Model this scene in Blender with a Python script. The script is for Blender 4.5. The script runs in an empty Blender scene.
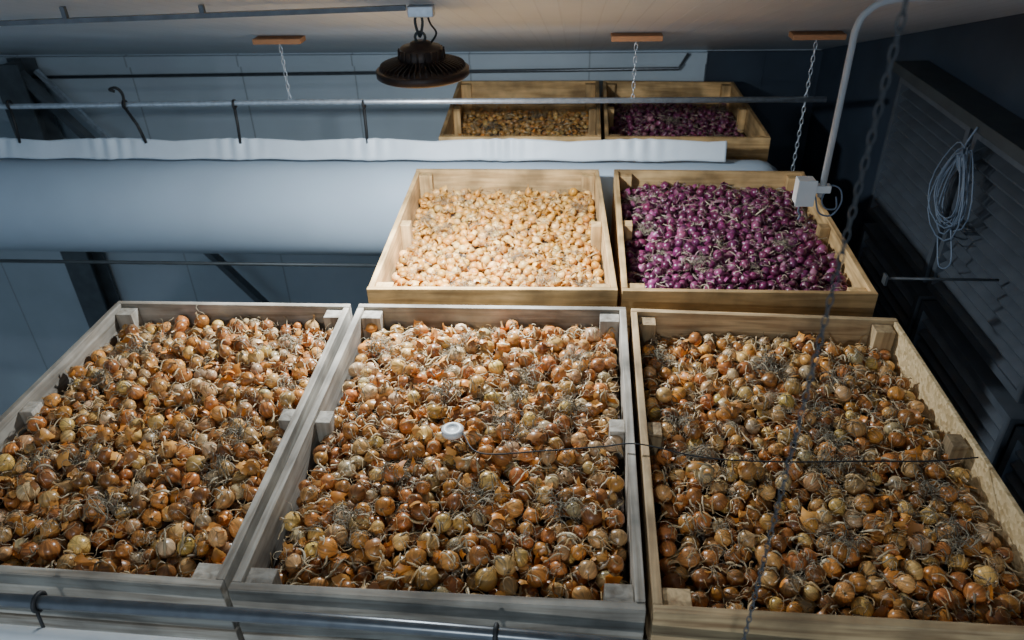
import bpy, math, random
import numpy as np
from mathutils import Vector, Matrix
random.seed(7)
LIFT=4.4      # crate tops are 4.4 m above the floor (four crates high); everything is modelled relative to the rims

# ------------------------------------------------------------------ materials
def newmat(name):
    m=bpy.data.materials.new(name); m.use_nodes=True
    nt=m.node_tree; b=nt.nodes['Principled BSDF']
    return m,nt,b
def N(nt,t,**k):
    n=nt.nodes.new(t)
    for a,v in k.items(): setattr(n,a,v)
    return n
def simple(name,col,rough=.5,metal=0,noise=.0,nscale=8,bump=0,stretch=(1,1,1)):
    m,nt,b=newmat(name)
    b.inputs['Roughness'].default_value=rough; b.inputs['Metallic'].default_value=metal
    tc=N(nt,'ShaderNodeTexCoord'); mp=N(nt,'ShaderNodeMapping'); mp.inputs['Scale'].default_value=stretch
    nt.links.new(tc.outputs['Object'],mp.inputs['Vector'])
    ns=N(nt,'ShaderNodeTexNoise'); ns.inputs['Scale'].default_value=nscale; ns.inputs['Detail'].default_value=5
    nt.links.new(mp.outputs[0],ns.inputs['Vector'])
    cr=N(nt,'ShaderNodeValToRGB')
    cr.color_ramp.elements[0].position=.3; cr.color_ramp.elements[1].position=.7
    cr.color_ramp.elements[0].color=tuple(c*(1-noise) for c in col)+(1,)
    cr.color_ramp.elements[1].color=tuple(min(1,c*(1+noise)) for c in col)+(1,)
    nt.links.new(ns.outputs['Fac'],cr.inputs[0]); nt.links.new(cr.outputs[0],b.inputs['Base Color'])
    if bump:
        bp=N(nt,'ShaderNodeBump'); bp.inputs['Strength'].default_value=bump; bp.inputs['Distance'].default_value=.01
        nt.links.new(ns.outputs['Fac'],bp.inputs['Height']); nt.links.new(bp.outputs[0],b.inputs['Normal'])
    return m
def wood(name,c1,c2,stretch,grey=.0):
    m,nt,b=newmat(name); b.inputs['Roughness'].default_value=.75
    tc=N(nt,'ShaderNodeTexCoord'); mp=N(nt,'ShaderNodeMapping'); mp.inputs['Scale'].default_value=stretch
    at=N(nt,'ShaderNodeAttribute',attribute_name='tint')
    ad=N(nt,'ShaderNodeVectorMath',operation='ADD')
    ml=N(nt,'ShaderNodeVectorMath',operation='SCALE'); ml.inputs['Scale'].default_value=13
    nt.links.new(at.outputs['Vector'],ml.inputs[0])
    nt.links.new(tc.outputs['Object'],mp.inputs['Vector'])
    nt.links.new(mp.outputs[0],ad.inputs[0]); nt.links.new(ml.outputs[0],ad.inputs[1])
    ns=N(nt,'ShaderNodeTexNoise'); ns.inputs['Scale'].default_value=1.0; ns.inputs['Detail'].default_value=6; ns.inputs['Distortion'].default_value=.6
    nt.links.new(ad.outputs[0],ns.inputs['Vector'])
    cr=N(nt,'ShaderNodeValToRGB'); e=cr.color_ramp.elements
    e[0].position=.3; e[0].color=c2+(1,); e[1].position=.62; e[1].color=c1+(1,)
    nt.links.new(ns.outputs['Fac'],cr.inputs[0])
    n2=N(nt,'ShaderNodeTexNoise'); n2.inputs['Scale'].default_value=4; n2.inputs['Detail'].default_value=6
    nt.links.new(tc.outputs['Object'],n2.inputs['Vector'])
    mr=N(nt,'ShaderNodeMapRange'); mr.inputs['From Min'].default_value=.35; mr.inputs['From Max'].default_value=.62
    mr.inputs['To Min'].default_value=.45; mr.inputs['To Max'].default_value=1.12
    nt.links.new(n2.outputs['Fac'],mr.inputs[0])
    sx=N(nt,'ShaderNodeSeparateXYZ'); nt.links.new(at.outputs['Vector'],sx.inputs[0])
    mt=N(nt,'ShaderNodeMath',operation='MULTIPLY'); nt.links.new(mr.outputs[0],mt.inputs[0]); nt.links.new(sx.outputs[0],mt.inputs[1])
    vm=N(nt,'ShaderNodeVectorMath',operation='SCALE'); nt.links.new(cr.outputs[0],vm.inputs[0]); nt.links.new(mt.outputs[0],vm.inputs['Scale'])
    nt.links.new(vm.outputs[0],b.inputs['Base Color'])
    bp=N(nt,'ShaderNodeBump'); bp.inputs['Strength'].default_value=.4; bp.inputs['Distance'].default_value=.004
    nt.links.new(ns.outputs['Fac'],bp.inputs['Height']); nt.links.new(bp.outputs[0],b.inputs['Normal'])
    return m
def woodset(key,c1,c2):
    return [wood(key+'_wood_x',c1,c2,(2.5,38,38)),wood(key+'_wood_y',c1,c2,(38,2.5,38)),wood(key+'_wood_z',c1,c2,(38,38,2.5))]
W_GREY=woodset('weathered',(.50,.45,.37),(.25,.20,.145))
W_PINE=woodset('pine',(.78,.50,.22),(.46,.27,.10))
W_MID=woodset('aged_pine',(.62,.44,.23),(.30,.18,.085))
def osb():
    m,nt,b=newmat('chipboard'); b.inputs['Roughness'].default_value=.7
    tc=N(nt,'ShaderNodeTexCoord'); v=N(nt,'ShaderNodeTexVoronoi'); v.inputs['Scale'].default_value=70
    nt.links.new(tc.outputs['Object'],v.inputs['Vector'])
    cr=N(nt,'ShaderNodeValToRGB'); e=cr.color_ramp.elements
    e[0].color=(.42,.28,.12,1); e[1].color=(.85,.64,.35,1)
    nt.links.new(v.outputs['Color'],cr.inputs[0]); nt.links.new(cr.outputs[0],b.inputs['Base Color'])
    bp=N(nt,'ShaderNodeBump'); bp.inputs['Strength'].default_value=.4; bp.inputs['Distance'].default_value=.003
    nt.links.new(v.outputs['Distance'],bp.inputs['Height']); nt.links.new(bp.outputs[0],b.inputs['Normal'])
    return m
M_OSB=osb()
def onionmat(name,neck,rough=.36):
    m,nt,b=newmat(name); b.inputs['Roughness'].default_value=rough
    ac=N(nt,'ShaderNodeAttribute',attribute_name='col'); sc=N(nt,'ShaderNodeAttribute',attribute_name='sc')
    ns=N(nt,'ShaderNodeTexNoise'); ns.inputs['Scale'].default_value=3.2; ns.inputs['Detail'].default_value=4
    nt.links.new(sc.outputs['Vector'],ns.inputs['Vector'])
    mr=N(nt,'ShaderNodeMapRange'); mr.inputs['From Min'].default_value=.32; mr.inputs['From Max'].default_value=.68
    mr.inputs['To Min'].default_value=.55; mr.inputs['To Max'].default_value=1.35
    nt.links.new(ns.outputs['Fac'],mr.inputs[0])
    vm=N(nt,'ShaderNodeVectorMath',operation='SCALE'); nt.links.new(ac.outputs['Color'],vm.inputs[0]); nt.links.new(mr.outputs[0],vm.inputs['Scale'])
    cr=N(nt,'ShaderNodeValToRGB'); e=cr.color_ramp.elements
    e[0].position=.0; e[0].color=(.7,.7,.7,1); e[1].position=.12; e[1].color=(0,0,0,1)
    a=e.new(.68); a.color=(0,0,0,1); a=e.new(.9); a.color=(1,1,1,1)
    nt.links.new(ac.outputs['Alpha'],cr.inputs[0])
    mx=N(nt,'ShaderNodeMix',data_type='RGBA'); nt.links.new(cr.outputs[0],mx.inputs[0])
    nt.links.new(vm.outputs[0],mx.inputs[6]); mx.inputs[7].default_value=neck+(1,)
    nt.links.new(mx.outputs[2],b.inputs['Base Color'])
    bp=N(nt,'ShaderNodeBump'); bp.inputs['Strength'].default_value=.35; bp.inputs['Distance'].default_value=.002
    nt.links.new(ns.outputs['Fac'],bp.inputs['Height']); nt.links.new(bp.outputs[0],b.inputs['Normal'])
    return m
M_ONION=onionmat('onion_skin',(.38,.25,.12),.28)
M_PALE=onionmat('shallot_skin',(.46,.24,.06),.42)
M_RED=onionmat('red_onion_skin',(.30,.17,.17),.28)
def attrmat(name,rough=.7):
    m,nt,b=newmat(name); b.inputs['Roughness'].default_value=rough
    ac=N(nt,'ShaderNodeAttribute',attribute_name='col'); nt.links.new(ac.outputs['Color'],b.inputs['Base Color'])
    return m
M_STRAW=attrmat('dry_stalk',.7); M_SKIN=attrmat('loose_onion_skin',.35)
M_PILEBASE=simple('onion_pile_base',(.05,.03,.018),.9,noise=.6,nscale=60,bump=.8)
M_STEEL=simple('galvanised_steel',(.62,.68,.74),.38,.75,noise=.15,nscale=30)
M_PIPE=simple('grey_pipe',(.12,.13,.14),.3,.6,noise=.2,nscale=20)
M_WHITE=simple('white_plastic',(.72,.73,.72),.4,noise=.08)
M_CONDUIT=simple('pvc_conduit',(.46,.48,.49),.4,noise=.05)
M_BLACK=simple('black_rubber',(.015,.015,.016),.6)
M_DARKMETAL=simple('dark_anodised_metal',(.045,.032,.027),.42,.5,noise=.2,nscale=40)
M_BEAM=simple('dark_painted_steel',(.05,.06,.065),.5,.3,noise=.2)
M_COL=simple('grey_painted_steel',(.11,.13,.145),.5,.2,noise=.2)
M_CHAIN=simple('hoist_chain_steel',(.10,.105,.11),.5,.4,noise=.2)
M_COIL=simple('grey_blue_cable',(.13,.17,.23),.5)
M_BLOCK=simple('raw_wood_block',(.42,.20,.09),.7,noise=.25,nscale=12,stretch=(2,20,20))
def wallmat(name,col,period,rough=.45,axis=0,metal=0,w=.12,amt=.25):
    m,nt,b=newmat(name); b.inputs['Roughness'].default_value=rough; b.inputs['Metallic'].default_value=metal
    tc=N(nt,'ShaderNodeTexCoord'); s=N(nt,'ShaderNodeSeparateXYZ'); nt.links.new(tc.outputs['Object'],s.inputs[0])
    mu=N(nt,'ShaderNodeMath',operation='MULTIPLY'); mu.inputs[1].default_value=1/period; nt.links.new(s.outputs[axis],mu.inputs[0])
    fr=N(nt,'ShaderNodeMath',operation='FRACT'); nt.links.new(mu.outputs[0],fr.inputs[0])
    cr=N(nt,'ShaderNodeValToRGB'); e=cr.color_ramp.elements
    e[0].position=0; e[0].color=(0,0,0,1); e[1].position=w; e[1].color=(1,1,1,1)
    nt.links.new(fr.outputs[0],cr.inputs[0])
    ns=N(nt,'ShaderNodeTexNoise'); ns.inputs['Scale'].default_value=1.3; ns.inputs['Detail'].default_value=6; nt.links.new(tc.outputs['Object'],ns.inputs['Vector'])
    c2=N(nt,'ShaderNodeValToRGB'); e=c2.color_ramp.elements
    e[0].position=.3; e[0].color=tuple(c*.88 for c in col)+(1,); e[1].position=.7; e[1].color=tuple(c*1.06 for c in col)+(1,)
    nt.links.new(ns.outputs['Fac'],c2.inputs[0])
    mx=N(nt,'ShaderNodeMix',data_type='RGBA',blend_type='MULTIPLY'); mx.inputs[0].default_value=amt
    nt.links.new(c2.outputs[0],mx.inputs[6]); nt.links.new(cr.outputs[0],mx.inputs[7]); nt.links.new(mx.outputs[2],b.inputs['Base Color'])
    bp=N(nt,'ShaderNodeBump'); bp.inputs['Strength'].default_value=.5; bp.inputs['Distance'].default_value=.003
    nt.links.new(cr.outputs[0],bp.inputs['Height']); nt.links.new(bp.outputs[0],b.inputs['Normal'])
    return m
M_WALL=wallmat('insulated_wall_panel',(.52,.60,.66),1.1,w=.015,amt=.6)
M_CEIL=wallmat('insulated_ceiling_panel',(.58,.64,.69),.10,amt=.14)
M_DARKWALL=simple('dark_blue_panel',(.034,.048,.070),.5,noise=.2,nscale=3)
M_LOUVRE=simple('louvre_metal',(.085,.10,.12),.45,.3,noise=.15)
M_FLOOR=simple('concrete_floor',(.16,.19,.18),.8,noise=.25,nscale=3,bump=.2)

# ------------------------------------------------------------------ mesh builder
class MB:
    def __init__(s): s.v=[];s.f=[];s.m=[];s.t=[];s.sm=[]
    def add(s,vs,fs,mat=0,tint=1.,smooth=False):
        o=len(s.v); s.v+= [tuple(v) for v in vs]
        for f in fs: s.f.append(tuple(i+o for i in f)); s.m.append(mat); s.t.append(tint); s.sm.append(smooth)
    def box(s,x0,x1,y0,y1,z0,z1,mat=0,tint=1.,mp=None):
        vs=[(x0,y0,z0),(x1,y0,z0),(x1,y1,z0),(x0,y1,z0),(x0,y0,z1),(x1,y0,z1),(x1,y1,z1),(x0,y1,z1)]
        if mp: vs=[mp(*v) for v in vs]
        s.add(vs,[(3,2,1,0),(4,5,6,7),(0,1,5,4),(1,2,6,5),(2,3,7,6),(3,0,4,7)],mat,tint)
    def tube(s,pts,r,n=8,mat=0,closed=False,cap=True):
        P=[Vector(p) for p in pts]; k=len(P); rings=[]
        up=None
        for i in range(k):
            if closed: t=(P[(i+1)%k]-P[i-1])
            else: t=P[min(i+1,k-1)]-P[max(i-1,0)]
            t.normalize()
            if up is None:
                up=Vector((0,0,1)) if abs(t.z)<.9 else Vector((1,0,0))
            a=up-t*up.dot(t); a.normalize(); up=a; b=t.cross(a)
            rr=r[i] if isinstance(r,(list,tuple)) else r
            rings.append([P[i]+(a*math.cos(2*math.pi*j/n)+b*math.sin(2*math.pi*j/n))*rr for j in range(n)])
        vs=[p for q in rings for p in q]; fs=[]
        for i in range(k if closed else k-1):
            i2=(i+1)%k
            for j in range(n):
                fs.append((i*n+j,i*n+(j+1)%n,i2*n+(j+1)%n,i2*n+j))
        if cap and not closed:
            fs.append(tuple(range(n-1,-1,-1))); fs.append(tuple((k-1)*n+j for j in range(n)))
        s.add(vs,fs,mat,1.,True)
    def lathe(s,prof,c,n=32,mat=0,smooth=True):
        vs=[];fs=[]
        for r,z in prof:
            for j in range(n): vs.append((c[0]+r*math.cos(2*math.pi*j/n),c[1]+r*math.sin(2*math.pi*j/n),c[2]+z))
        for i in range(len(prof)-1):
            for j in range(n): fs.append((i*n+j,i*n+(j+1)%n,(i+1)*n+(j+1)%n,(i+1)*n+j))
        s.add(vs,fs,mat,1.,smooth)
    def obj(s,name,mats,parent=None,bevel=0):
        me=bpy.data.meshes.new(name); me.from_pydata(s.v,[],s.f)
        for m in mats: me.materials.append(m)
        me.polygons.foreach_set('material_index',s.m); me.polygons.foreach_set('use_smooth',s.sm)
        a=me.attributes.new('tint','FLOAT_VECTOR','FACE')
        a.data.foreach_set('vector',[q for t in s.t for q in (t,(t*7.31)%1,(t*3.7)%1)])
        me.update()
        o=bpy.data.objects.new(name,me); bpy.context.collection.objects.link(o)
        if parent: o.parent=parent
        if bevel:
            b=o.modifiers.new('bevel','BEVEL'); b.width=bevel; b.segments=2; b.limit_method='ANGLE'
        return o
def smoothpath(pts,n=8):
    P=[np.array(p,float) for p in pts]; P=[2*P[0]-P[1]]+P+[2*P[-1]-P[-2]]; out=[]
    for i in range(1,len(P)-2):
        for k in range(n):
            t=k/n; a,b,c,d=P[i-1:i+3]
            out.append(.5*((2*b)+(-a+c)*t+(2*a-5*b+4*c-d)*t*t+(-a+3*b-3*c+d)*t**3))
    out.append(P[-2]); return [tuple(p) for p in out]
def chain(mb,top,bot,link=.035,r=.003,w=.011,mat=0):
    T=Vector(top);B=Vector(bot); L=(B-T).length; n=max(2,int(L/(link*.78))); d=(B-T).normalized()
    a=d.cross(Vector((0,1,0))).normalized(); b=d.cross(a)
    for i in range(n):
        c=T+d*((i+.5)*L/n); s=a if i%2 else b; pts=[]
        for k in range(12):
            th=2*math.pi*k/12; pts.append(c+d*(link*.5*math.cos(th))+s*(w*math.sin(th)))
        mb.tube(pts,r,5,mat,closed=True)

# ------------------------------------------------------------------ crates
W,D,HC=1.2,1.6,1.09
def mapper(c):
    BL,BR,FR,FL=[np.array(p) for p in c]
    def mp(x,y,z):
        s=x/W;t=y/D
        p=FL*(1-s)*(1-t)+FR*s*(1-t)+BL*(1-s)*t+BR*s*t
        return (p[0],p[1],z)
    return mp
def crate(name,c,mats,th=.032,osb_right=False,drop=0,seed=0):
    rd=random.Random(seed); mp=mapper(c); mb=MB()
    nb=5; bh=.2
    ins=.004
    for i in range(nb):
        z1=-i*(bh+.012); z0=z1-bh
        j=lambda: rd.uniform(-.004,.004) if i==0 else 0
        T=lambda: rd.uniform(.72,1.1)
        mb.box(ins,W-ins,ins,th,z0,z1+j(),0,T(),mp)
        mb.box(ins,W-ins,D-th,D-ins,z0,z1+j(),0,T(),mp)
        mb.box(ins,th,th+.001,D-th-.001,z0,z1+j(),1,T(),mp)
        if osb_right:
            if i==0: mb.box(W-th*.7,W-ins,th+.001,D-th-.001,-1.05,.0,3,1.,mp)
        else: mb.box(W-th,W-ins,th+.001,D-th-.001,z0,z1+j(),1,T(),mp)
    px,py=.085,.07
    g=.0015
    for (x0,x1) in ((th+g,th+px),(W-th-px,W-th-g)):
        for (y0,y1) in ((th+g,th+py),(D/2-py/2,D/2+py/2),(D-th-py,D-th-g)):
            xx0,xx1=(x0,x1)
            if abs((y0+y1)/2-D/2)<.1:
                if x0<W/2: xx1=x0+.055
                else: xx0=x1-.055
            mb.box(xx0,xx1,y0,y1,-1.06,-.012-rd.uniform(0,.012),2,rd.uniform(.85,1.1),mp)
    k=8
    for i in range(k):
        mb.box(th+.01,W-th-.01,th+.01+i*(D-2*th-.02)/k,th+(i+1)*(D-2*th-.02)/k-.004,-.99,-.97,0,rd.uniform(.8,1.1),mp)
    for x in (.05,.55,1.06):
        mb.box(x,x+.09,.04,D-.04,-HC,-1.061,1,.9,mp)
    o=mb.obj(name,list(mats)+[M_OSB],bevel=.003)
    return o,mp
CR={
'L1':[(-1.187,1.597),(-.046,1.611),(-.012,.004),(-1.194,.03)],
'M1':[(-.014,1.612),(1.238,1.630),(1.212,-.002),(.004,-.001)],
'R1':[(1.252,1.614),(2.415,1.575),(2.408,-.02),(1.224,-.008)],
'M2':[(-.066,3.355),(1.15,3.36),(1.208,1.77),(-.01,1.735)],
'R2':[(1.24,3.36),(2.45,3.34),(2.41,1.78),(1.22,1.77)],
'M3':[(-.09,5.57),(1.195,5.56),(1.18,4.00),(-.02,3.99)],
'R3':[(1.225,5.56),(2.37,5.50),(2.38,3.98),(1.20,4.00)]}
WM={'L1':W_GREY,'M1':W_GREY,'R1':W_MID,'M2':W_PINE,'R2':W_PINE,'M3':W_PINE,'R3':W_PINE}
MAPS={}
for i,(k,c) in enumerate(CR.items()):
    o,mp=crate('wooden_crate',c,WM[k],osb_right=(k=='R1'),seed=i+3); MAPS[k]=mp
    for lv in range(1,4):
        q=bpy.data.objects.new('wooden_crate',o.data); q.location.z=-1.1*lv
        bpy.context.collection.objects.link(q)
        b=q.modifiers.new('bevel','BEVEL'); b.width=.003; b.segments=1; b.limit_method='ANGLE'

# ------------------------------------------------------------------ onion piles
def template(nr,ns):
    prof=np.array([(-.86,0.),(-.87,.14),(-.80,.38),(-.58,.76),(-.25,.965),(.08,1.0),(.38,.90),(.62,.70),(.80,.46),(.94,.25),(1.10,.13),(1.32,.09),(1.55,.15)])
    if nr<13: prof=prof[[0,2,3,4,5,6,7,8,9,10,12]]
    th=np.arange(ns)*2*np.pi/ns
    z=np.repeat(prof[:,0],ns); r=np.repeat(prof[:,1],ns); t=np.tile(th,len(prof))
    v=np.repeat(np.linspace(0,1,len(prof)),ns)
    f=[]
    for i in range(len(prof)-1):
        for j in range(ns): f.append((i*ns+j,i*ns+(j+1)%ns,(i+1)*ns+(j+1)%ns,(i+1)*ns+j))
    return z,r,t,v,np.array(f)
def npmesh(name,V,Fq,cols,mat,sc=None,parent=None):
    me=bpy.data.meshes.new(name); nv=len(V); nf=len(Fq)
    me.vertices.add(nv); me.vertices.foreach_set('co',V.astype(np.float32).ravel())
    me.loops.add(nf*4); me.loops.foreach_set('vertex_index',Fq.astype(np.int32).ravel())
    me.polygons.add(nf); me.polygons.foreach_set('loop_start',np.arange(nf,dtype=np.int32)*4)
    me.polygons.foreach_set('use_smooth',np.ones(nf,dtype=bool))
    me.update(calc_edges=True)
    a=me.attributes.new('col','FLOAT_COLOR','POINT'); a.data.foreach_set('color',cols.astype(np.float32).ravel())
    if sc is not None:
        a=me.attributes.new('sc','FLOAT_VECTOR','POINT'); a.data.foreach_set('vector',sc.astype(np.float32).ravel())
    me.materials.append(mat)
    o=bpy.data.objects.new(name,me); bpy.context.collection.objects.link(o)
    if parent: o.parent=parent
    return o
def pile(name,mp,hf,rmin,rmax,n,pal,mat,hi=True,seed=0,nstraw=500,nskin=120,ntang=10,neckscale=1.,straw_pal=None,skin_pal=None,elong=(.9,1.12),sw=1.,tang_pal=None):
    g=np.random.default_rng(seed); th=.036
    xs=np.zeros(n);ys=np.zeros(n);zs=np.zeros(n)
    rs=rmin+(rmax-rmin)*g.beta(1.6,1.6,n)
    K=44
    for i in range(n):
        r=rs[i]
        cx=g.uniform(th+r,W-th-r,K); cy=g.uniform(th+r,D-th-r,K)
        hh=hf(cx,cy)
        z=hh-.13
        if i:
            d2=(cx[:,None]-xs[None,:i])**2+(cy[:,None]-ys[None,:i])**2
            R2=(.96*(r+rs[None,:i]))**2
            q=np.where(d2<R2,zs[None,:i]+np.sqrt(np.maximum(R2-d2,0))*.93,-9)
            z=np.maximum(z,q.max(1))
        k=np.argmin(z-hh); xs[i],ys[i],zs[i]=cx[k],cy[k],z[k]
    z0,r0,t0,v0,f0=template(13 if hi else 11,14 if hi else 9)
    nv=len(z0)
    el=g.uniform(*elong,n); neck=g.uniform(.25,1.6,n)*neckscale
    Z=np.where(z0[None]>.9,.9+(z0[None]-.9)*neck[:,None],z0[None]*np.ones((n,1)))*el[:,None]
    wob=1+.06*np.cos(t0[None]*2+g.uniform(0,6.3,(n,1)))+.03*np.cos(t0[None]*5+g.uniform(0,6.3,(n,1)))
    wob=np.where(z0[None]>.9,wob*(1+.35*np.cos(t0[None]*3+g.uniform(0,6.3,(n,1)))),wob)
    R=r0[None]*wob*.98
    bend=np.where(z0[None]>.9,(z0[None]-.9)**1.5*g.uniform(-1.1,1.1,(n,1)),0)
    P=np.stack([R*np.cos(t0)[None]+bend,R*np.sin(t0)[None],Z],-1)*rs[:,None,None]
    ax=g.normal(size=(n,3)); ax[:,2]=ax[:,2]*.8-.05; ax/=np.linalg.norm(ax,axis=1)[:,None]
    tmp=g.normal(size=(n,3)); a=np.cross(ax,tmp); a/=np.linalg.norm(a,axis=1)[:,None]; b=np.cross(ax,a)
    V=P[...,0:1]*a[:,None]+P[...,1:2]*b[:,None]+P[...,2:3]*ax[:,None]+np.stack([xs,ys,zs],-1)[:,None]
    V=V.reshape(-1,3)
    V[:,0]=np.clip(V[:,0],th+.002,W-th-.002); V[:,1]=np.clip(V[:,1],th+.002,D-th-.002)
    BL,BR,FR,FL=[np.array(p) for p in mp]
    def warp(V):
        s=(V[:,0]/W)[:,None]; t=(V[:,1]/D)[:,None]
        p=FL*(1-s)*(1-t)+FR*s*(1-t)+BL*(1-s)*t+BR*s*t
        return np.column_stack([p,V[:,2]])
    pal=np.array(pal); c=pal[g.integers(0,len(pal),n)]*g.uniform(.65,1.25,(n,1))*(1+g.uniform(-.08,.08,(n,3)))
    cols=np.concatenate([np.repeat(c[:,None],nv,1),np.repeat(v0[None,:,None],n,0)],-1).reshape(-1,4)
    sc=np.stack([np.cos(t0)*1.3,np.sin(t0)*1.3,v0*.5],-1)[None]+g.uniform(-20,20,(n,1,3))
    F=(f0[None]+np.arange(n)[:,None,None]*nv).reshape(-1,4)
    o=npmesh(name,warp(V),F,np.clip(cols,0,1),mat,sc.reshape(-1,3))
    def surf(x,y):
        out=np.empty(len(x))
        for s in range(0,len(x),400):
            X=x[s:s+400,None];Y=y[s:s+400,None]
            d2=(X-xs)**2+(Y-ys)**2
            q=np.where(d2<rs**2*.98,zs+np.sqrt(np.maximum(rs**2-d2,0)),-9)
            out[s:s+400]=np.maximum(q.max(1),hf(x[s:s+400],y[s:s+400])-.03)
        return out
    if straw_pal is None: straw_pal=[(.60,.45,.26),(.50,.37,.20),(.38,.30,.18),(.68,.55,.35),(.28,.21,.13),(.54,.35,.15)]
    straw_pal=np.array(straw_pal)
    def ribbons(m,L,wid,base=None,curl=1.2,lift=.012,k=7,pal=straw_pal,spread=.0,minz=None):
        if base is None: bx=g.uniform(th+.03,W-th-.03,m); by=g.uniform(th+.03,D-th-.03,m)
        else: bx=base[0]+g.normal(0,spread,m); by=base[1]+g.normal(0,spread,m)
        L=g.uniform(*L,m); wd=g.uniform(*wid,m)*sw; ang=g.uniform(0,6.28,m); cv=g.normal(0,curl,m)
        xs_=[];ys_=[]; X=bx.copy();Y=by.copy(); A=ang.copy()
        for i in range(k):
            xs_.append(X.copy());ys_.append(Y.copy()); X=X+np.cos(A)*L/(k-1); Y=Y+np.sin(A)*L/(k-1); A=A+cv/(k-1)+g.normal(0,.22,m)
        PX=np.clip(np.stack(xs_,1),th+.005,W-th-.005); PY=np.clip(np.stack(ys_,1),th+.005,D-th-.005)
        HH=surf(PX.ravel(),PY.ravel()).reshape(m,k)
        HH=.5*HH+.5*HH.mean(1,keepdims=True)
        s=np.linspace(0,1,k)[None]
        PZ=HH+.001+g.uniform(0,lift,(m,1))*(np.sin(s*3.1)+.3)+(g.random((m,1))<.15)*s*g.uniform(.2,.7,(m,1))*L[:,None]
        C=np.stack([PX,PY,PZ],-1)
        T=np.gradient(C,axis=1); T/=np.linalg.norm(T,axis=2,keepdims=True)+1e-9
        tw=g.uniform(0,3.1,(m,1))+s*g.normal(0,1.5,(m,1))
        S=np.cross(T,np.array([0,0,1.])[None,None]); S/=np.linalg.norm(S,axis=2,keepdims=True)+1e-9
        U=np.cross(S,T); Q=S*np.cos(tw)[...,None]+U*np.sin(tw)[...,None]
        Q2=np.cross(T,Q)
        taper=(1-.6*s**2)[...,None]*wd[:,None,None]*.5*g.uniform(.6,1.3,(m,k,1))
        VV=np.stack([C+Q*taper,C-Q*taper*.6+Q2*taper*.5,C-Q*taper*.6-Q2*taper*.5],2)
        f=[]
        for i in range(k-1):
            for j in range(3): f.append((i*3+j,i*3+(j+1)%3,(i+1)*3+(j+1)%3,(i+1)*3+j))
        f=np.array(f)
        FF=(f[None]+np.arange(m)[:,None,None]*k*3).reshape(-1,4)
        cc=pal[g.integers(0,len(pal),m)]*g.uniform(.6,1.25,(m,1))
        cc=np.repeat(np.column_stack([cc,np.ones(m)])[:,None],k*3,1).reshape(-1,4)
        return VV.reshape(-1,3),FF,cc
    parts=[ribbons(nstraw,(.025,.075),(.004,.012)),ribbons(int(nstraw*1.1),(.02,.09),(.0014,.0035),curl=2.2)]
    dark=np.array([(.34,.29,.20),(.22,.19,.13),(.44,.37,.25)]) if tang_pal is None else np.array(tang_pal)
    for q in range(ntang):
        bx,by=g.uniform(.12,W-.12),g.uniform(.12,D-.12)
        parts.append(ribbons(60,(.03,.09),(.0014,.0045),base=(bx,by),spread=.025,curl=2.6,lift=.03,pal=dark*.8))
    for q in range(ntang*4):
        bx,by=g.uniform(.1,W-.1),g.uniform(.1,D-.1)
        parts.append(ribbons(18,(.02,.05),(.001,.0026),base=(bx,by),spread=.008,curl=2.6,lift=.015,pal=dark*1.3))
    off=0;VV=[];FF=[];CC=[]
    for v,f,c in parts: VV.append(v);FF.append(f+off);CC.append(c);off+=len(v)
    npmesh('dry_stalks',warp(np.concatenate(VV)),np.concatenate(FF),np.clip(np.concatenate(CC),0,1),M_STRAW,parent=o)
    m=nskin
    if m:
        if skin_pal is None: skin_pal=[(.70,.25,.04),(.60,.27,.065),(.78,.36,.085),(.40,.16,.045)]
        bx=g.uniform(th+.04,W-th-.04,m);by=g.uniform(th+.04,D-th-.04,m); R=g.uniform(rmin*.8,rmax,m)
        zz=surf(bx,by)
        uu,vv=np.meshgrid(np.linspace(-1,1,5),np.linspace(-1,1,5)); uu=uu.ravel();vv=vv.ravel()
        al=g.uniform(.5,1.1,(m,1)); be=g.uniform(.4,.9,(m,1))
        edge=1+.15*g.normal(size=(m,25))
        PX=np.sin(uu[None]*al)*edge; PY=np.sin(vv[None]*be)*edge; PZ=np.cos(uu[None]*al)*np.cos(vv[None]*be)
        P=np.stack([PX,PY,PZ],-1)*R[:,None,None]
        ax=g.normal(size=(m,3)); ax[:,2]=np.abs(ax[:,2])+.3; ax/=np.linalg.norm(ax,axis=1)[:,None]
        flip=np.where(g.random(m)<.5,-1,1)[:,None]; ax=ax*flip
        tmp=g.normal(size=(m,3)); a=np.cross(ax,tmp); a/=np.linalg.norm(a,axis=1)[:,None]; b=np.cross(ax,a)
        V=P[...,0:1]*a[:,None]+P[...,1:2]*b[:,None]+P[...,2:3]*ax[:,None]-ax[:,None]*R[:,None,None]*.7
        V=V+np.stack([bx,by,zz+.004],-1)[:,None]
        V=V.reshape(-1,3); V[:,0]=np.clip(V[:,0],th+.002,W-th-.002); V[:,1]=np.clip(V[:,1],th+.002,D-th-.002)
        f=[]
        for i in range(4):
            for j in range(4): f.append((i*5+j,i*5+j+1,i*5+j+6,i*5+j+5))
        FF=(np.array(f)[None]+np.arange(m)[:,None,None]*25).reshape(-1,4)
        sp=np.array(skin_pal); cc=sp[g.integers(0,len(sp),m)]*g.uniform(.7,1.2,(m,1))
        cc=np.repeat(np.column_stack([cc,np.ones(m)])[:,None],25,1).reshape(-1,4)
        npmesh('loose_skins',warp(V),FF,np.clip(cc,0,1),M_SKIN,parent=o)
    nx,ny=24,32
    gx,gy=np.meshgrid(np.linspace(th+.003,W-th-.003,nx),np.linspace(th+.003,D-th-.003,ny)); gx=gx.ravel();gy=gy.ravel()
    V=np.column_stack([gx,gy,hf(gx,gy)-.09+g.normal(0,.008,len(gx))])
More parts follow.
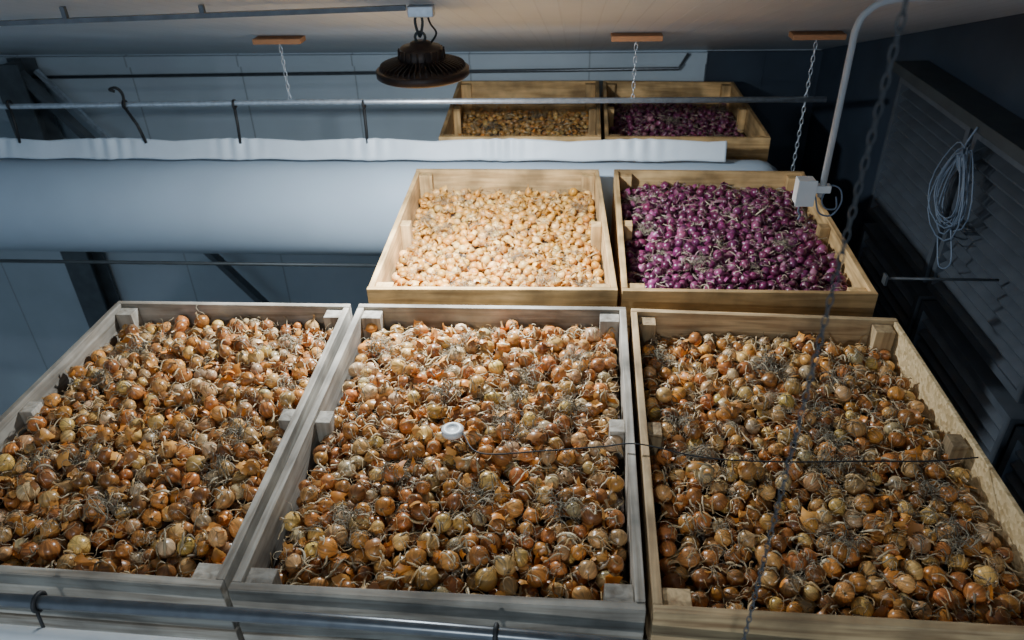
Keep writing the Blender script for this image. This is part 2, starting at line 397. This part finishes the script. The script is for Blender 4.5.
    f=[(i*nx+j,i*nx+j+1,(i+1)*nx+j+1,(i+1)*nx+j) for i in range(ny-1) for j in range(nx-1)]
    npmesh('pile_base',warp(V),np.array(f),np.ones((len(V),4)),M_PILEBASE,parent=o)  # opaque dark brown base sheet closing the pile beneath the onions
    return o
def H(edge,mound,ph=0.):
    def f(x,y):
        s=np.sin(np.pi*np.clip(x/W,0,1))*np.sin(np.pi*np.clip(y/D,0,1))
        return -edge+mound*np.sqrt(np.maximum(s,0))+.012*np.sin(x*7+ph)*np.cos(y*5+ph*2)
    return f
BROWN=[(.50,.20,.048),(.58,.28,.075),(.40,.15,.038),(.66,.37,.13),(.31,.12,.036),(.56,.23,.05),(.48,.27,.11),(.70,.41,.12),(.44,.16,.042),(.60,.41,.21)]
PALE=[(.60,.27,.045),(.64,.31,.065),(.52,.22,.03),(.70,.41,.13)]
REDP=[(.125,.016,.056),(.17,.026,.078),(.10,.013,.046),(.23,.055,.12),(.145,.022,.08)]
TAN=[(.54,.27,.07),(.60,.33,.10),(.46,.21,.055),(.66,.40,.14)]
pile('yellow_onion_pile',CR['L1'],H(.075,.03,1),.022,.038,1150,BROWN,M_ONION,seed=1,nstraw=850,nskin=200,ntang=8)
pile('yellow_onion_pile',CR['M1'],H(.078,.03,2),.022,.038,1150,BROWN,M_ONION,seed=2,nstraw=1000,nskin=210,ntang=13)
pile('yellow_onion_pile',CR['R1'],H(.085,.035,3),.022,.037,1150,BROWN,M_ONION,seed=3,nstraw=1000,nskin=110,ntang=13)
pile('golden_shallot_pile',CR['M2'],H(.10,.025,4),.018,.028,1750,PALE,M_PALE,hi=False,seed=4,nstraw=330,nskin=200,ntang=9,neckscale=1.1,elong=(1.0,1.35),skin_pal=[(.60,.28,.05),(.64,.36,.10)],
     straw_pal=[(.52,.33,.13),(.44,.28,.11),(.34,.24,.14)],sw=.8,tang_pal=[(.36,.26,.14),(.28,.20,.12)])
pile('red_onion_pile',CR['R2'],H(.07,.04,5),.021,.031,1450,REDP,M_RED,hi=False,seed=5,nstraw=420,nskin=80,ntang=4,skin_pal=[(.25,.05,.14),(.32,.12,.18)],
     straw_pal=[(.48,.40,.28),(.38,.30,.22),(.30,.16,.18)],sw=.8)
pile('golden_shallot_pile',CR['M3'],H(.20,.02,6),.020,.028,1250,TAN,M_ONION,hi=False,seed=6,nstraw=200,nskin=60,ntang=3)
pile('red_onion_pile',CR['R3'],H(.15,.04,7),.022,.03,1200,REDP,M_RED,hi=False,seed=8,nstraw=260,nskin=60,ntang=3,skin_pal=[(.25,.06,.12),(.32,.14,.16)],
     straw_pal=[(.42,.34,.24),(.34,.26,.20),(.30,.16,.18)])

# ------------------------------------------------------------------ room shell
def ceilz(y): return .21+(5.75-y)*.2775
mb=MB(); mb.box(-6.6,3.3,5.75,5.9,-LIFT,.6); mb.obj('wall_far',[M_WALL])
mb=MB(); mb.box(-6.75,-6.6,-4,5.9,-LIFT,3.5); mb.obj('wall_left',[M_WALL])
mb=MB(); mb.box(3.15,3.3,-4,5.75,-LIFT,3.5); mb.obj('wall_right',[M_DARKWALL])
mb=MB(); mb.box(2.15,3.15,5.70,5.748,-LIFT,.205)
for x in (2.15,2.65,3.1): mb.box(x,x+.012,5.692,5.70,-LIFT,.2)
mb.obj('trim_1',[M_DARKWALL])
mb=MB(); mb.box(-6.75,3.3,-4,5.9,-LIFT-.15,-LIFT); mb.obj('floor',[M_FLOOR])
mb=MB(); y0,y1=-4,5.9
mb.add([(-6.75,y0,ceilz(y0)),(3.3,y0,ceilz(y0)),(3.3,y1,ceilz(y1)),(-6.75,y1,ceilz(y1)),
        (-6.75,y0,ceilz(y0)+.12),(3.3,y0,ceilz(y0)+.12),(3.3,y1,ceilz(y1)+.12),(-6.75,y1,ceilz(y1)+.12)],
       [(0,1,2,3),(7,6,5,4),(0,4,5,1),(1,5,6,2),(2,6,7,3),(3,7,4,0)])
mb.obj('ceiling',[M_CEIL])
mb=MB(); mb.box(-6.6,2.15,5.70,5.749,.10,.20); mb.obj('trim_2',[M_WALL])
mb=MB(); mb.tube([(-6.6,5.66,.0),(1.9,5.66,.07),(1.98,5.66,.2)],.016,8); mb.obj('trim_3',[M_PIPE])
root=bpy.data.objects.new('steel_column',None); bpy.context.collection.objects.link(root)
mb=MB(); x=-4.45
mb.box(x,x+.28,5.40,5.42,-LIFT,.2); mb.box(x,x+.28,5.66,5.68,-LIFT,.2); mb.box(x+.13,x+.15,5.42,5.66,-LIFT,.2)
mb.box(x-.04,x+.32,5.36,5.69,-LIFT,-LIFT+.03)
mb.obj('column',[M_COL],root)
def strut(a,b,w=.05,d=.05):
    a=Vector(a);b=Vector(b);t=(b-a).normalized(); s=Vector((0,1,0)); n=t.cross(s).normalized(); m=MB(); vs=[]
    for p in (a,b):
        for i,j in ((-1,-1),(1,-1),(1,1),(-1,1)): vs.append(p+n*w*i+s*d*j)
    m.add(vs,[(0,1,2,3),(7,6,5,4),(0,4,5,1),(1,5,6,2),(2,6,7,3),(3,7,4,0)]); return m
strut((-4.25,5.5,.1),(-.9,5.5,-4.38),.03).obj('brace_1',[M_COL],root)
strut((-4.15,5.6,.1),(-3.35,5.6,-.95),.02,.02).obj('brace_2',[M_STEEL],root)

# ------------------------------------------------------------------ air duct tube + tarp strip
mb=MB(); n=48; xs_=np.linspace(-6.55,2.42,160); vs=[]
for i,x in enumerate(xs_):
    e=1-.30*max(0,(x-2.25)/.17)**2 if x>2.25 else 1
    for j in range(n):
        a=2*math.pi*j/n
        wr=1+.004*math.sin(x*3+3*math.sin(a*2))+.002*math.sin(x*11+a*5)
        vs.append((x,3.672+.298*e*wr*math.cos(a),-.43+.365*e*wr*math.sin(a)))
fs=[(i*n+j,i*n+(j+1)%n,(i+1)*n+(j+1)%n,(i+1)*n+j) for i in range(159) for j in range(n)]
fs.append(tuple(range(n))); fs.append(tuple(159*n+j for j in range(n-1,-1,-1)))
mb.add(vs,fs,0,1.,True)
M_TUBE=simple('duct_foil',(.43,.52,.61),.42,noise=.05,nscale=2)
duct=mb.obj('air_duct_tube',[M_TUBE])
M_TARP=simple('tarpaulin',(.64,.72,.79),.4,noise=.06,nscale=6,bump=.2)
mb=MB(); nx=600; ns=9; vs=[]
for i in range(nx):
    x=-6.5+i*(2.0+6.5)/(nx-1)
    ph=(x+.45)/.93; sag=.02*(1-abs(math.cos(math.pi*ph)))
    near=abs(math.cos(math.pi*ph))**6
    fold=.004*math.sin(x*9+2*math.sin(x*2.3))+.010*near*math.sin(x*60)
    for k in range(ns):
        s=k/(ns-1)
        vs.append((x,3.63-.04*s+fold*(1-.6*s),.11-sag*(1-s)-.14*s+.004*math.sin(x*13+s*4)*s))
fs=[(i*ns+k,(i+1)*ns+k,(i+1)*ns+k+1,i*ns+k+1) for i in range(nx-1) for k in range(ns-1)]
mb.add(vs,fs,0,1.,True); t=mb.obj('tarpaulin_strip',[M_TARP])
sd=t.modifiers.new('s','SOLIDIFY'); sd.thickness=.004
mb=MB(); mb.tube([(-6.6,3.47,-.82),(-.12,3.47,-.80)],.014,8); mb.obj('duct_bottom_line',[M_BEAM])  # thin dark line along the lower edge of the duct

# ------------------------------------------------------------------ suspended pipe with chains, blocks, straps
root=bpy.data.objects.new('suspended_pipe_rail',None); bpy.context.collection.objects.link(root)
mb=MB(); mb.tube([(-6.6,3.66,.27),(-3.08,3.66,.325),(-.89,3.66,.355),(2.6,3.66,.365)],.019,12); mb.obj('pipe',[M_STEEL],root)
mb=MB()
for x,zb in ((-.96,.36),(1.36,.36),(2.47,-.12),(-4.2,.31)):
    chain(mb,(x,3.66,ceilz(3.66)-.03),(x,3.66,zb),.05,.003,.010)
mb.obj('chains',[M_STEEL],root)
mb=MB()
for x in (-.96,1.36,2.47,-4.2):
    z=ceilz(3.66); mb.box(x-.16,x+.16,3.60,3.72,z-.045,z-.012)
mb.obj('ceiling_blocks',[M_BLOCK],root,.004)
mb=MB()
for x,dx in ((-2.05,-.1),(-1.36,0),(-.45,0),(-3.0,0),(-4,0)):
    ring=[(x+dx,3.66+.026*math.cos(a),.34+.026*math.sin(a)) for a in np.linspace(0,2*math.pi,12,endpoint=False)]
    mb.tube(ring,.010,6,closed=True)
    mb.tube([(x+dx,3.65,.32),(x+dx*.4,3.64,.2),(x,3.62,.075)],.011,6)
mb.tube(smoothpath([(-2.17,3.62,.44),(-2.19,3.6,.46),(-2.14,3.6,.47),(-2.12,3.62,.42),(-2.14,3.63,.33)]),.010,6)
mb.obj('hanging_straps',[M_BLACK],root)

# ------------------------------------------------------------------ high bay lamp, plus an added fill copy out of view
def highbay(x,y,z,power,tilt=0,name='high_bay_lamp'):
    root=bpy.data.objects.new(name,None); bpy.context.collection.objects.link(root)
    c=(x,y,z); R=.205
    mb=MB()
    mb.lathe([(R*.90,-.035),(R*.95,-.040),(R,-.032),(R,-.005),(R*.97,.0),(R*.93,.0),(R*.9,.006),(R*.55,.012),(R*.5,.03),(R*.48,.045),(.0,.045)],c,64)
    nf=48
    for i in range(nf):
        a=2*math.pi*i/nf; ca,sa=math.cos(a),math.sin(a); w=.0025
        pts=[(R*.5,.0),(R*.93,.0),(R*.9,.018),(R*.62,.036),(R*.5,.04)]
        vs=[]
        for sgn in (-1,1):
            for rr,zz in pts: vs.append((x+rr*ca-sgn*w*sa,y+rr*sa+sgn*w*ca,z+zz))
        k=len(pts); fs=[tuple(range(k)),tuple(range(2*k-1,k-1,-1))]+[(j,(j+1)%k,k+(j+1)%k,k+j) for j in range(k)]
        mb.add(vs,fs)
    mb.lathe([(.098,.03),(.10,.045),(.096,.078),(.085,.09),(.05,.094),(.045,.106),(.03,.112),(0,.112)],c,40)
    for i in range(20):
        a=2*math.pi*i/20; mb.tube([(x+.101*math.cos(a),y+.101*math.sin(a),z+.032),(x+.098*math.cos(a),y+.098*math.sin(a),z+.08)],.0045,5)
    mb.obj('housing',[M_DARKMETAL],root)
    cz=ceilz(y)-.055
    mb=MB()
    mb.tube([(x+.022*math.cos(t),y,z+.126+.022*math.sin(t)) for t in np.linspace(0,2*math.pi,16,endpoint=False)],.006,8,closed=True)
    lo=z+.137; mid=(lo+cz)/2; hh=(cz-lo)/2+.008
    mb.tube([(x+.02*math.sin(t*.999)*(.6+.4*math.cos(t)),y+.012*math.sin(t),mid+hh*math.cos(t)) for t in np.linspace(0,2*math.pi,20,endpoint=False)],.006,8,closed=True)
    mb.obj('hook',[M_BEAM],root)
    mb=MB(); mb.box(x-.04,x+.07,y-.03,y+.03,cz,ceilz(y+.03)-.002); mb.obj('ceiling_bracket',[M_STEEL],root,.004)
    mb=MB(); mb.tube(smoothpath([(x+.04,y+.01,z+.095),(x+.07,y+.01,z+.14),(x+.05,y,z+.18),(x+.04,y,cz)]),.0045,6); mb.obj('power_cord',[M_BLACK],root)
    m,nt,b=newmat('led_lens'); b.inputs['Base Color'].default_value=(.8,.8,.8,1); b.inputs['Emission Color'].default_value=(.9,.95,1,1); b.inputs['Emission Strength'].default_value=8
    mb=MB(); mb.lathe([(R*.90,-.034),(R*.5,-.036),(0,-.036)],c,48); mb.obj('led_lens',[m],root)
    l=bpy.data.lights.new('led_light','AREA'); l.shape='DISK'; l.size=.18; l.energy=power; l.color=(.84,.93,1.0)
    o=bpy.data.objects.new('led_light',l); o.location=(x,y,z-.085); o.rotation_euler=(tilt,0,0); o.parent=root; bpy.context.collection.objects.link(o)
    return root
highbay(.31,2.0,.985,118,math.radians(3))
highbay(.6,-3.2,1.9,95)  # added fill lamp behind the camera, unseen, brightens the ceiling and walls
mb=MB(); yy=1.95; zc=ceilz(yy)
mb.add([(-6.5,yy-.012,zc-.20),(.27,yy-.012,zc-.035),(.27,yy+.012,zc-.035),(-6.5,yy+.012,zc-.20),
        (-6.5,yy-.012,zc-.18),(.27,yy-.012,zc-.015),(.27,yy+.012,zc-.015),(-6.5,yy+.012,zc-.18)],
       [(3,2,1,0),(4,5,6,7),(0,1,5,4),(1,2,6,5),(2,3,7,6),(3,0,4,7)])
for i in range(10):
    x=-6.2+i*.62; zz=zc-.17+(x+6.5)/6.77*.16; mb.box(x,x+.02,yy-.01,yy+.01,zz-.01,zc-.004)
mb.obj('ceiling_cable_rail',[M_PIPE])

# ------------------------------------------------------------------ conduit, junction box, cables
root=bpy.data.objects.new('electrical_conduit',None); bpy.context.collection.objects.link(root)
mb=MB(); X,Y=1.955,1.5
mb.tube([(X,Y,.60),(X,Y,.9),(X,Y,1.2)]+smoothpath([(X,Y,1.22),(X+.015,Y,1.27),(X+.06,Y,1.31),(X+.12,Y,1.325)],5)+[(X+.5,Y,1.34),(3.14,Y,1.34)],.013,10)
mb.obj('conduit_pipe',[M_CONDUIT],root)
mb=MB(); mb.box(X-.10,X-.035,Y-.03,Y+.03,.575,.675); mb.box(X-.104,X-.031,Y-.036,Y-.03,.571,.679)
mb.box(X-.035,X+.03,Y-.018,Y+.018,.62,.65)
mb.obj('junction_box',[M_WHITE],root,.005)
mb=MB()
mb.tube(smoothpath([(X-.02,Y,.60),(X+.0,Y-.02,.54),(X+.05,Y-.02,.53),(X+.08,Y-.01,.58),(X+.07,Y,.63),(X+.03,Y,.645),(X,Y-.02,.60),(X+.02,Y-.02,.56),(X+.06,Y-.02,.56),(X+.06,Y,.60)]),.0035,6)
mb.tube(smoothpath([(X-.07,Y,.575),(X-.075,Y,.54),(X-.065,Y,.52),(X-.07,Y,.50)]),.004,6)
mb.obj('loose_cable',[M_COIL],root)

root=bpy.data.objects.new('temperature_sensor',None); bpy.context.collection.objects.link(root)
mb=MB(); mb.lathe([(0,.006),(.020,.006),(.022,.010),(.034,.010),(.041,.004),(.042,-.010),(.036,-.014),(0,-.014)],(.56,.735,-.004),32); mb.obj('sensor_cap',[M_WHITE],root)
mb=MB(); mb.tube(smoothpath([(.60,.72,-.006),(.68,.60,.012),(.9,.63,.006),(1.1,.655,.012),(1.23,.66,.025),(1.45,.63,.0),(1.7,.622,.0),(2.0,.64,.0),(2.2,.64,.01),(2.36,.655,.02)]),.0028,6); mb.obj('sensor_lead',[M_BLACK],root)

# ------------------------------------------------------------------ front safety rail
root=bpy.data.objects.new('front_guard_rail',None); bpy.context.collection.objects.link(root)
mb=MB(); mb.tube(smoothpath([(-2.3,-.10,.055),(-.6,-.10,.040),(.265,-.10,.026),(.81,-.10,.004),(1.6,-.10,-.04),(3.1,-.1,-.11)]),.019,14); mb.obj('top_rail',[M_PIPE],root)
mb=MB(); mb.tube([(-2.3,-.15,.01),(3.1,-.15,-.17)],.028,14); mb.obj('lower_rail',[M_WHITE],root)
mb=MB()
for x,z in ((-.485,.04),(.80,.004)):
    mb.tube([(x,-.10+.025*math.cos(t),z+.025*math.sin(t)) for t in np.linspace(0,2*math.pi,16,endpoint=False)],.007,6,closed=True)
    mb.tube([(x,-.12,z-.02),(x+.01,-.14,z-.12)],.005,6)
mb.obj('clamps',[M_BLACK],root)
mb=MB()
for x in (-2.25,3.08): mb.tube([(x,-.12,-LIFT),(x,-.12,.1)],.025,10)
mb.obj('posts',[M_PIPE],root)

mb=MB(); chain(mb,(1.40,-.3,ceilz(-.3)),(1.36,-.3,-.6),.024,.0014,.0048); mb.obj('hoist_chain',[M_CHAIN])

# ------------------------------------------------------------------ right-hand louvre bank
root=bpy.data.objects.new('louvre_bank',None); bpy.context.collection.objects.link(root)
for idx,(ya,yb,za,zb) in enumerate(((2.55,3.54,-.36,.55),(1.45,2.5,-.36,.55),(2.55,3.54,-1.45,-.45),(1.45,2.5,-1.45,-.45),(.3,1.4,-.36,.55),(.3,1.4,-1.45,-.45))):
    mb=MB(); x0=2.98
    mb.box(x0,x0+.15,ya,ya+.04,za,zb); mb.box(x0,x0+.15,yb-.04,yb,za,zb); mb.box(x0,x0+.15,ya+.04,yb-.04,zb-.04,zb); mb.box(x0,x0+.15,ya+.04,yb-.04,za,za+.04)
    ns=13; h=(zb-za-.08)/ns
    for k in range(ns):
        z=za+.04+k*h
        mb.add([(x0+.01,ya+.04,z),(x0+.01,yb-.04,z),(x0+.06,yb-.04,z+h*.5),(x0+.06,ya+.04,z+h*.5),(x0+.014,ya+.04,z-.012),(x0+.014,yb-.04,z-.012),(x0+.064,yb-.04,z+h*.5-.012),(x0+.064,ya+.04,z+h*.5-.012)],
               [(0,1,2,3),(7,6,5,4),(0,4,5,1),(3,2,6,7),(0,3,7,4),(1,5,6,2)])
    mb.obj('louvre_%d'%(idx+1),[M_LOUVRE],root)
mb=MB(); mb.box(2.94,3.149,.2,3.6,.56,.62); mb.obj('top_ledge',[M_BEAM],root,.004)
mb=MB(); mb.box(3.02,3.14,.3,3.54,-LIFT,-1.451); mb.obj('plinth',[M_BEAM],root)
cx_,cy_,cz_=2.905,2.40,.27
mb=MB(); path=[]
for i in range(10*16):
    a=2*math.pi*i/16; k=i//16
    path.append((cx_+.02*math.sin(k*2.1)+.01*math.sin(a),cy_+(.15+.045*math.sin(k*1.7))*math.sin(a)*(1-.45*math.cos(a))+.02*math.sin(k*3.3),cz_+(.20+.045*math.sin(k*2.7))*math.cos(a)+.02*math.sin(k)))
mb.tube(path,.0040,6)
mb.tube(smoothpath([(cx_,cy_,.42),(cx_,cy_,.50),(2.935,cy_,.59)]),.006,6)
mb.tube(smoothpath([(cx_,cy_-.05,.44),(cx_+.01,cy_+.05,.40),(cx_-.01,cy_-.05,.38),(cx_,cy_+.05,.44)]),.009,6)
mb.tube(smoothpath([(cx_,cy_-.1,.1),(cx_,cy_-.2,-.05),(cx_,cy_-.1,-.12),(cx_,cy_,-.0)]),.004,6)
mb.obj('cable_coil',[M_COIL])
mb=MB(); mb.tube([(2.46,1.88,.03),(2.97,1.88,.03)],.007,8); mb.box(2.455,2.465,1.86,1.90,.0,.05); mb.obj('wall_bracket',[M_PIPE])

# ------------------------------------------------------------------ world, camera
w=bpy.data.worlds.new('World'); bpy.context.scene.world=w; w.use_nodes=True
w.node_tree.nodes['Background'].inputs[0].default_value=(.55,.73,.95,1); w.node_tree.nodes['Background'].inputs[1].default_value=.72
F=751.06; p,yaw,roll=.5625,.0923,-.0285
f=Vector((-math.sin(yaw)*math.cos(p),math.cos(yaw)*math.cos(p),-math.sin(p)))
r=Vector((math.cos(yaw),math.sin(yaw),0)); u=r.cross(f)
r2=r*math.cos(roll)+u*math.sin(roll); u2=-r*math.sin(roll)+u*math.cos(roll)
cam=bpy.data.cameras.new('Camera'); cam.sensor_width=36; cam.lens=F/1024*36; cam.clip_start=.02
cam.dof.use_dof=True; cam.dof.focus_distance=2.9; cam.dof.aperture_fstop=3.0
co=bpy.data.objects.new('Camera',cam); bpy.context.collection.objects.link(co)
M=Matrix((( r2.x,u2.x,-f.x,.9831),(r2.y,u2.y,-f.y,-1.349),(r2.z,u2.z,-f.z,1.7979),(0,0,0,1)))
co.matrix_world=M
bpy.context.scene.camera=co
for o in list(bpy.context.scene.objects):
    if o.parent is None: o.location.z+=LIFT
